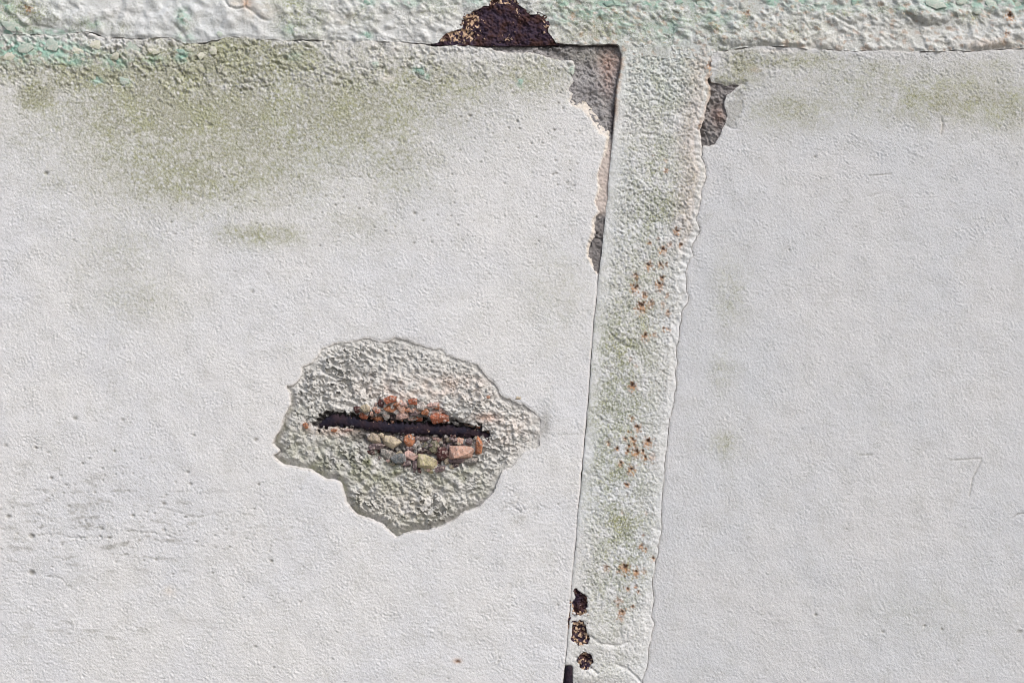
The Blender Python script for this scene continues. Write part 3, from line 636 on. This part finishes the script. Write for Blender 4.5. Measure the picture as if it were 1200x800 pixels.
def h_beam(u, v, d):
    h = steel_h(u, v)+.1
    jn = sst(715, 740, u)*sst(845, 825, u)*sst(40, 62, v)
    n2 = smp(F2, u, v, .9, 222, 444); n4 = smp(F4, u, v, 1, 12, 500); b1 = smp(F1b, u, v, .8, 60, 310)
    roughk = np.interp(u, [-600,0,60,160,330,345,600,850,960,1200,1800], [1.0,1.0,.5,.22,.2,.7,.7,.9,.75,.8,.8])
    h = h+(1-.6*jn)*(.7*n4+roughk*(.20*n2+.12*b1+.50*smp(FR, u, v, 1.1, 170, 97))+.13*smp(F1, u, v, .9, 5, 5)+.06*smp(F0, u, v)-roughk*.9*sst(.9, 1.5, smp(F1b, u, v, 1.2, 500, 10)))
    h = h+roughk*.7*(sst(.5, .62, n2)+sst(-.8, -.7, n2)*.8)*(1-jn)
    h = h+.6*smp(F4, u, v, .8, 120, 90)*(1-jn)
    # big lumps and sagging folds
    for cu, cv, ru, rv, a in ((1090,18,30,10,4.5),(1066,14,22,7,3.),(905,35,45,14,2.4),(985,22,30,7,2.),(20,34,26,10,2.5),(60,22,40,9,1.5),(205,22,40,14,1.6),(290,12,40,16,1.4),(870,48,40,6,2.),(930,50,30,5,1.6),(1175,48,40,8,2.2)):
        h = h+a*blob(u, v, cu, cv, ru, rv)
    for pts, dp, wd in (([(1062,17),(1070,24),(1085,31),(1105,33),(1113,27),(1119,19)], 4.5, 2.),([(263,0),(268,8),(277,11),(288,9),(296,14),(306,22),(314,25),(322,24)], 2.4, 1.4),([(287,0),(288,8)], 1.2, 1.2),([(0,12),(10,20),(22,27),(34,38)], 5., 3.6),([(36,30),(56,35),(80,40)], 3., 2.5),
        ([(862,55),(900,53),(955,55)], 2., 2.2),([(968,15),(985,24),(1000,30)], 2., 2.),([(910,10),(908,22)], 1.4, 1.4),([(1173,57),(1135,59)], 2., 2.),([(1014,52),(1022,48)], 1.2, 1.2),([(210,15),(205,28),(214,40),(218,48)], 1.8, 3.)):
        s = stroke(u, v, pts); h = h-dp*np.exp(-(s/wd)**2)
    for cu, cv, r, k in SPOTS:
        if cv < 60:
            h = h-1.2*blob(u, v, cu, cv, r*.5)
    return np.maximum(h, .2)-1.2*sst(4., 0, d)*(1-jn)*(1-.8*sst(500, 520, u)*sst(735, 715, u))
def m_beam(u, v, d):
    n4 = smp(F4, u, v, 1, 412, 500); n2 = smp(F2, u, v, 1, 52, 62)
    moss = blobs(u, v, [(14,26,16,7,1.3),(30,34,16,5,1.2),(20,10,34,12,1.),(45,20,22,12,.9),(12,22,14,8,1),(100,30,26,10,.55),(140,32,14,7,.5),(355,25,28,24,.85),(345,5,26,9,.9),(425,20,22,14,.5),(510,10,30,14,.5),(700,25,45,28,.6),(660,8,30,14,.6),(760,40,40,22,.4),(840,40,18,20,.6),(875,25,10,18,.6),(930,35,40,14,.35),(1140,20,14,8,.6),(985,16,14,5,.7),(800,20,50,18,.5),(600,20,30,14,.4),(1040,12,40,8,.3),(1180,50,20,6,.2),(215,30,9,18,.5),(850,60,18,8,.5)])
    moss = np.clip(1.15*moss*(.85+.2*n2+.15*n4)+.02+.10*sst(560, 680, u), 0, 1)
    mint = blobs(u, v, [(60,38,30,4,.7),(110,28,10,6,.5),(5,8,14,10,.6),(700,14,40,10,.6),(660,22,20,8,.5),(840,20,24,12,.5),(960,8,40,7,.5),(480,4,30,6,.4),(10,35,20,9,.9),(215,20,8,10,.8),(218,45,10,6,.7),(430,3,8,5,1.),(430,42,7,4,.9),(715,5,22,6,.9),(765,4,14,8,1.),(905,2,9,6,1.),(940,2,6,4,1.),(1100,6,22,9,.95),(1150,4,30,7,1.),(1190,6,14,9,.9),(1060,10,10,5,.5),(780,35,30,16,.5),(730,30,16,14,.5),(820,5,14,8,.8),(600,-10,30,8,.4),(340,35,10,8,.4),(1003,2,7,5,1.),(560,2,20,6,.5),(1010,12,20,4,.3),(660,5,20,5,.6)])
    mint = np.clip(mint*sst(-.9, .4, n2+.35)+.04, 0, 1)
    r_, k_ = spots_mask(u, v)
    r_ = np.maximum(r_, .35*sst(.9, 1.6, smp(F2, u, v, 1, 9, 200))*sst(600, 700, u)); r_ = np.maximum(r_, blob(u, v, 289, 4, 6, 6)*.7); r_ = np.maximum(r_, .30*blob(u, v, 1160, 52, 30, 6))
    raw = np.clip(blobs(u, v, [(305,12,22,12,.7),(275,5,10,6,.6),(950,48,50,10,.4),(1040,40,60,14,.3),(1090,50,60,8,.3),(700,38,20,8,.6),(400,22,16,8,.5)])*(.8+.3*n2), 0, 1)
    grime_shade = np.clip(blobs(u, v, [(1090,28,40,6,.55),(1070,20,18,8,.4),(30,28,30,6,.5),(60,36,30,4,.4),(960,15,80,12,.3),(900,45,40,6,.35),(1100,15,120,10,.3),(480,20,150,20,.18),(700,40,90,16,.2)])*(.7+.4*n2)+.02+.10*sst(560, 680, u)+.4*sst(.9, 1.9, smp(F1b, u, v, 1, 9, 333)), 0, 1)  # grime, plus shade painted under the big bulge
    return {'mask_a': np.stack([moss, mint, r_], 1), 'mask_b': np.stack([grime_shade, raw, np.maximum(k_, 0)], 1)}
U = axis(-500, 1700, 1.1, -60, 1260); V = axis(-400, 76, 1.1, -30, 76); V = V[V < 78]
sheet('painted_face', U, V, [beam_out], h_beam, m_beam, M_steel, T_beam, back=-13, flare=lambda u, v: np.full(u.shape, .3), R=4., flat=1.2)

def h_rust(u, v, d):
    n = smp(F2, u, v, 1, 99, 99)
    return -.3+.4*n+.6*smp(FR, u, v)+.35*smp(F1b, u, v, 1, 7, 7)+facets(u, v, 9, 51, .25, .7)+.4*smp(F4, u, v)
def m_rust(u, v, d):
    t = np.clip(1.3*blob(u, v, 536, 42, 26, 11)+1.2*blob(u, v, 552, 20, 12, 14)+1.2*blob(u, v, 590, 2, 26, 4)+.9*blob(u, v, 595, 45, 8, 6)+.8*blob(u, v, 607, 17, 5, 7)+.9*blob(u, v, 640, 30, 6, 12), 0, 1)
    return {'mask_b': np.stack([0*u, t*.95, 0*u], 1)}
rust_loop = join(rough_line([(508,53),(520,42),(540,28),(545,10),(570,-6),(612,-6),(625,12),(652,24),(656,53)], .5, 3, 44), [(580,54)])
sheet('rust_patch', np.arange(502, 662, .9), np.arange(-12, 58, .9), [rust_loop], h_rust, m_rust, M_rust, T_beam, back=-12, R=4.)

# rust scabs burst out along the post's left edge
def scab(lp, seed, tan):
    lo = lp.min(0)-3; hi = lp.max(0)+3; cu, cv = lp.mean(0); ru, rv = (hi-lo)/2
    def hf(u, v, d):
        return -2.2+facets(u, v, 4.5, 40+seed, .6, 1.6)+.6*smp(F1b, u, v, 1.1, seed*5)+1.2*blob(u, v, cu, hi[1]-5, ru*.7, 5)-2.5*blob(u, v, cu+ru*.15*(seed-2), cv-rv*.15, ru*.4)
    def mf(u, v, d):
        q = np.hypot((u-cu)/ru, (v-cv)/rv)
        return {'mask_b': np.stack([0*u, np.clip(tan+.75*sst(.45, .8, q)*(v > cv-2), 0, 1), 0*u], 1)}
    return sheet('rust_scab', np.arange(lo[0], hi[0], .7), np.arange(lo[1], hi[1], .7), None, hf, mf, M_rust, T_post, back=-7)
for k_, (lp_, tn_) in enumerate(zip(SCABS, (.3, .85, .7))): scab(lp_, k_+1, tn_)

# ------------------------------------------------------------------ stones in the broken pocket
def stone(cu, cv, ru, rv, col, h=None, ang=None, pts=22, name='stone', parent=None, thick=.8, seed=None):
    r = random.Random(seed if seed is not None else int(cu*31+cv*17))
    bm = bmesh.new(); a = math.radians(ang if ang is not None else r.uniform(-25, 25))
    for i in range(pts):
        z = 1-2*(i+.5)/pts; ph = i*2.39996+r.uniform(-.45, .45); rr = math.sqrt(1-z*z); k = r.uniform(.76, 1.18)
        x, y = rr*math.cos(ph), rr*math.sin(ph)
        x = math.copysign(abs(x)**.7, x); y = math.copysign(abs(y)**.75, y)
        X = x*ru*k; Y = y*rv*k; Z = z*thick*(ru*rv)**.5*k
        X, Y = X*math.cos(a)-Y*math.sin(a), X*math.sin(a)+Y*math.cos(a)
        bm.verts.new((X/1000, -Z/1000, -Y/1000))
    res = bmesh.ops.convex_hull(bm, input=bm.verts[:])
    junk = list({g for g in res['geom_interior']+res['geom_unused'] if isinstance(g, bmesh.types.BMVert)})
    if junk: bmesh.ops.delete(bm, geom=junk, context='VERTS')
    bmesh.ops.bevel(bm, geom=bm.edges[:], offset=.035*min(ru, rv)/1000, segments=1, affect='EDGES', clamp_overlap=True) if min(ru, rv) > 4.5 else None
    bmesh.ops.recalc_face_normals(bm, faces=bm.faces)
    me = bpy.data.meshes.new(name); bm.to_mesh(me); bm.free(); me.materials.append(SC[col])
    o = bpy.data.objects.new(name, me); C.objects.link(o); pa = parent or T_left; o.parent = pa
    loc = P(np.float64(cu), np.float64(cv), np.float64(h))
    o.location = Vector(loc)-pa.location
    return o
Z = lambda x, y: (360+x/5, 440+y/5)
STONES = [(295,200,24,20,'maroon'),(345,192,27,24,'cream'),(385,188,20,18,'pale'),(330,235,32,20,'brick_red'),(410,248,34,22,'orange'),(432,165,20,24,'maroon'),
 (485,143,34,24,'brick_red'),(485,188,36,24,'orange'),(550,180,26,40,'salmon'),(616,152,30,20,'brick_red'),(440,208,20,18,'pale'),(735,172,40,16,'pink'),
 (690,215,25,20,'orange'),(650,250,26,20,'brick_red'),(775,250,54,28,'brick_red'),(560,235,38,26,'pink'),(620,215,26,22,'mauve'),(665,183,26,20,'pale'),(750,215,30,14,'pink'),
 (505,248,24,20,'dark'),(695,252,24,16,'black'),(462,235,24,18,'pale'),(590,195,16,16,'mauve'),(525,215,18,18,'pale'),(370,222,16,14,'pink'),(600,243,20,16,'pale'),
 (155,318,22,12,'orange'),(235,318,26,10,'pink'),(300,325,22,9,'tan'),
 (385,365,46,36,'tan'),(488,385,62,38,'cream'),(595,375,38,44,'orange'),(690,372,40,22,'mauve'),(755,372,30,20,'pink'),(830,378,24,20,'tan'),(892,385,32,26,'salmon'),
 (950,385,22,24,'mauve'),(1005,412,22,56,'orange'),(1060,385,16,14,'dark'),(400,415,50,20,'mauve'),(460,460,42,30,'grey'),(535,487,46,34,'blue_grey'),(518,440,32,16,'dark'),
 (600,430,32,20,'mauve'),(600,470,42,26,'pink'),(690,410,30,26,'olive'),(745,420,28,42,'olive'),(790,458,36,42,'maroon'),(712,448,18,18,'mauve'),(830,430,28,26,'mauve'),
 (905,448,78,42,'salmon'),(700,505,64,44,'yellow'),(720,557,34,22,'yellow'),(775,545,36,20,'mauve'),(868,525,26,20,'dark'),(880,492,60,22,'mauve'),(962,502,46,24,'grey'),
 (630,530,18,40,'mauve'),(370,450,20,20,'maroon'),(582,515,32,18,'mauve'),(645,400,18,20,'pale'),(650,445,30,22,'dark'),(640,480,18,14,'pink'),(800,385,18,20,'dark'),
 (770,500,22,26,'dark'),(420,440,24,16,'maroon'),(820,500,24,20,'tan'),(660,555,14,18,'maroon'),(880,425,20,12,'pale'),(700,340,18,14,'pink'),(1060,300+35,10,8,'orange'),(960,295,16,9,'salmon'),(1000,300,14,8,'brick_red'),(930,290,12,7,'pink')]
fr0 = random.Random(2)
for i, (x, y, rx, ry, col) in enumerate(STONES):
    cu, cv = Z(x, y); big = (rx*ry)**.5
    pz = float(pit(np.array([cu]), np.array([cv]))[0])
    surf = float(h_conc(np.array([cu]), np.array([cv]), np.array([0.]))[0])
    hh = max(surf, -11)+.35*big/5*.8 if col not in ('black', 'dark') else surf+1
    stone(cu, cv, rx/5*(1.15 if y < 300 else 1.06), ry/5*(1.15 if y < 300 else 1.06), col, hh-1.2+fr0.uniform(-1.3, 1.3), 0 if max(rx, ry)/min(rx, ry) > 1.8 else None, 16 if big > 30 else 12)
fr = random.Random(5)
cnt = 0
for i in range(2000):
    if cnt > 225: break
    x = fr.uniform(270, 1050); y = fr.uniform(120, 570); up = y < 300
    if up and ((x-560)/275)**2+((y-262)/120)**2 > 1: continue
    if not up and (y < 340 or ((x-690)/345)**2+((y-370)/185)**2 > 1): continue
    cu, cv = Z(x, y)
    if float(slot(np.array([cu]), np.array([cv]))[0]) > .6: continue
    surf = float(h_conc(np.array([cu]), np.array([cv]), np.array([0.]))[0])
    col = fr.choice(['pale', 'pink', 'salmon', 'brick_red', 'pale', 'pink', 'orange'] if up else ['mauve', 'pale', 'pink', 'maroon', 'tan', 'cream', 'grey', 'mauve', 'pale', 'dark'])
    r = fr.uniform(1.2, 3.4); cnt += 1
    stone(cu, cv, r*fr.uniform(.9, 1.5), r, col, surf+r*.55, None, 10, seed=i)
for cu, cv, ru, rv, col in ((358,499,3,4,'orange'),(361,495,2,2,'pale'),(607,466,3.5,2.5,'cream'),(572,465,2.5,2,'orange')):
    stone(cu, cv, ru, rv, col, float(h_conc(np.array([cu*1.]), np.array([cv*1.]), np.array([0.]))[0])+1, None, 14)

# ------------------------------------------------------------------ iron bars
def bar(name, label, cat, pts, rad, seed, mat, flat=.8, sink=0, jag=0):
    """corroded bar: pts = (u, v, h), rad = radius (mm) at each point"""
    r = np.random.default_rng(seed); p = np.array(pts, float); p[:, 2] += sink
    s = np.concatenate([[0], np.cumsum(np.linalg.norm(p[1:]-p[:-1], axis=1))]); n = int(s[-1]/1.2); t = np.linspace(0, s[-1], n)
    c = np.stack([np.interp(t, s, p[:, k]) for k in range(3)], 1); R = np.interp(t, s, rad); K = 26
    d = np.gradient(c, axis=0); d /= np.linalg.norm(d, axis=1)[:, None]
    a = np.array([0, 0, 1.]); side = np.cross(d, a); side /= np.linalg.norm(side, axis=1)[:, None]; up = np.cross(side, d)
    th = np.linspace(0, 2*math.pi, K, endpoint=False)
    A, T = np.meshgrid(th, t)
    wob = .05*smp(F2, T*1.2, A*18, 1, seed*7)+.05*smp(F1b, T*.7, A*14, 1, seed*3)+.05*smp(F1, T, A*14)+.10*sst(.8, 1.4, smp(F1b, T*.8, A*14, 1, 50+seed))-.12*sst(.6, 1.2, smp(F2, T, A*14, 1, 80+seed))+jag*(sst(.2, .9, smp(F1b, T, A*3, 1.1, 300))-.35*sst(.4, 1.2, smp(F1b, T, A*3, 1.1, 500)))*np.abs(np.cos(A))**2
    rr = R[:, None]*(1+wob)
    q = c[:, None, :]+side[:, None, :]*(np.cos(A)*rr)[..., None]+up[:, None, :]*(np.sin(A)*rr*flat)[..., None]
    V_ = P(q[..., 0], q[..., 1], q[..., 2]).reshape(-1, 3)
    base = P(*c[0]) ; base_end = P(*c[-1])
    V_ = np.concatenate([V_, [base], [base_end]])
    o_ = bpy.data.meshes.new(name); loc = P(*c[n//2])
    F = []
    for i in range(n-1):
        for k in range(K):
            F.append((i*K+k, (i+1)*K+k, (i+1)*K+(k+1) % K, i*K+(k+1) % K))
    for k in range(K):
        F.append((n*K, k, (k+1) % K)); F.append((n*K+1, (n-1)*K+(k+1) % K, (n-1)*K+k))
    o_.from_pydata([tuple(x) for x in V_-loc], [], F); o_.update()
    at = o_.attributes.new('mask_b', 'FLOAT_COLOR', 'POINT'); at.data.foreach_set('color', np.tile([0, .12, 0, 1], len(V_)).astype(np.float32))
    for f in o_.polygons: f.use_smooth = True
    o_.materials.append(mat); o = bpy.data.objects.new(name, o_); C.objects.link(o); o.location = loc
    bm = bmesh.new(); bm.from_mesh(o_); bmesh.ops.recalc_face_normals(bm, faces=bm.faces); bm.to_mesh(o_); bm.free()
    o['label'] = label; o['category'] = cat; o['kind'] = 'thing'
    return o
bar('reinforcing_bar', 'dark rusty iron bar lying bare across the stony hole in the left panel', 'iron bar',
    [(374,499,-4),(382,496,-3.5),(390,493,-3),(402,493.5,-3.5),(430,498,-4),(456,501,-4.5),(480,503,-5),(500,503.5,-5),(530,505,-4.5),(558,508,-4),(572,511,-5),(581,514,-7)],
    [1.4,4.4,6.0,5.2,4.4,4.6,5.4,5.6,5.0,3.8,2.4,.7], 3, M_bar, .5, -1.2, .6)
bar('iron_rod', 'short stub of dark iron rod in the gap at the foot of the post', 'iron rod',
    [(668,777,-2.5),(667.5,783,-1.5),(666.5,795,-1.5),(664.5,820,-1.5),(660,870,-3)], [1.5,4.6,5.2,5.2,5], 9, M_bar)

# ------------------------------------------------------------------ loose paint flakes on the beam and the panel head
def flake(cu, cv, ru, rv, ang, h, mat, parent, tilt=(0, 0), seed=0):
    r = random.Random(seed); n = 7; top = []; bot = []
    a = math.radians(ang)
    ring = []
    for k in range(n):
        t = 2*math.pi*k/n+r.uniform(-.35, .35); q = r.uniform(.55, 1.15)
        x = math.cos(t)*ru*q; y = math.sin(t)*rv*q
        ring.append((x*math.cos(a)-y*math.sin(a), x*math.sin(a)+y*math.cos(a)))
    me = bpy.data.meshes.new('paint_flake'); vs = []; fs = []
    def zz(x, y, s): return s+tilt[0]*x+tilt[1]*y-.35*((x/ru)**2+(y/rv)**2)
    vs.append((0, 0, zz(0, 0, .5)))
    for f, off in ((.55, .45), (1., .25), (.97, -1.6)):
        for x, y in ring: vs.append((x*f, y*f, zz(x*f, y*f, off+r.uniform(-.12, .12))))
    for k in range(n):
        k2 = (k+1) % n
        fs.append((0, 1+k, 1+k2)); fs.append((1+k, 1+n+k, 1+n+k2, 1+k2)); fs.append((1+n+k, 1+2*n+k, 1+2*n+k2, 1+n+k2))
    me.from_pydata([(x/1000, -z/1000, -y/1000) for x, y, z in vs], [], fs); me.materials.append(mat)
    o = bpy.data.objects.new('paint_flake', me); C.objects.link(o); o.parent = parent
    o.location = Vector(P(np.float64(cu), np.float64(cv), np.float64(h)))-parent.location
    return o
def hb(u, v): return float(h_beam(np.array([u*1.]), np.array([v*1.]), np.array([9.]))[0])
def hl(u, v): return float(h_left(np.array([u*1.]), np.array([v*1.]), np.array([9.]))[0])
for i, (cu, cv, ru, rv, a, mt) in enumerate([(14,32,15,7,20,M_mint),(765,6,11,6,15,M_mint),(716,5,11,4,5,M_teal),(903,3,5,5,0,M_teal),(939,3,5,4,0,M_teal),(1002,3,6,4,0,M_teal),(1096,6,13,6,10,M_mint),
    (1127,3,9,4,0,M_mint),(1160,6,9,6,30,M_mint),(1191,4,7,5,0,M_mint),(430,4,6,4,10,M_teal),(430,42,5,4,60,M_teal),(213,20,5,4,60,M_mint),(257,40,5,4,20,M_mint),(823,4,7,6,0,M_mint),(560,-2,12,5,0,M_mint),(1145,14,6,4,20,M_mint),(795,3,6,4,0,M_teal),(744,3,6,3,0,M_mint)]):
    flake(cu, cv, ru, rv, a, hb(cu, cv)+.5, mt, T_beam, (random.uniform(-.1, .1), random.uniform(-.15, .05)), i)
for i, (cu, cv, ru, rv, a, mt) in enumerate([(5,50,9,7,10,M_mint),(30,57,11,7,-30,M_mint),(62,53,13,9,10,M_mint),(90,60,9,5,0,M_wfl),(112,53,10,6,15,M_wfl),(152,57,13,9,20,M_mint),(135,66,6,5,30,M_wfl),(213,61,8,4,25,M_teal),
    (224,57,6,4,0,M_wfl),(236,66,7,5,-20,M_wfl),(250,60,5,6,0,M_wfl),(115,93,6,3,60,M_teal),(147,95,8,5,20,M_mint),(440,76,5,4,20,M_mint),(493,84,6,3,30,M_teal),(610,96,3.5,4,0,M_teal),(671,83,3,5,0,M_mint),(180,60,8,5,30,M_wfl),(60,66,5,3.5,0,M_mint),(12,66,8,5,-20,M_wfl)]):
    flake(cu, cv, ru, rv, a, hl(cu, cv)+.7, mt, T_left, (random.uniform(-.1, .1), random.uniform(-.15, .05)), 50+i)

# ------------------------------------------------------------------ setting: solid wall behind, ground below
def box(name, x0, x1, y0, y1, z0, z1, mat):
    bm = bmesh.new(); bmesh.ops.create_cube(bm, size=1)
    for v_ in bm.verts: v_.co = ((x0+x1)/2+v_.co.x*(x1-x0), (y0+y1)/2+v_.co.y*(y1-y0), (z0+z1)/2+v_.co.z*(z1-z0))
    me = bpy.data.meshes.new(name); bm.to_mesh(me); bm.free(); me.materials.append(mat)
    o = bpy.data.objects.new(name, me); C.objects.link(o); o['kind'] = 'structure'; return o
mc, nt_, b_ = new_mat('plain_concrete', .9, .15); g_ = NG(nt_)
g_.L(g_.mix(g_.noise(12, 5), (.20, .19, .17), (.30, .28, .25)), b_.inputs['Base Color']); g_.bump(b_, g_.noise(40, 5), .004)
box('wall_core', -1.15, 1.15, .024, .25, .004, 2.21, mc)
me = bpy.data.meshes.new('ground'); me.from_pydata([(-60,-60,0),(60,-60,0),(60,60,0),(-60,60,0)], [], [(0,1,2,3)]); me.materials.append(mc)
go = bpy.data.objects.new('ground', me); C.objects.link(go); go['kind'] = 'structure'
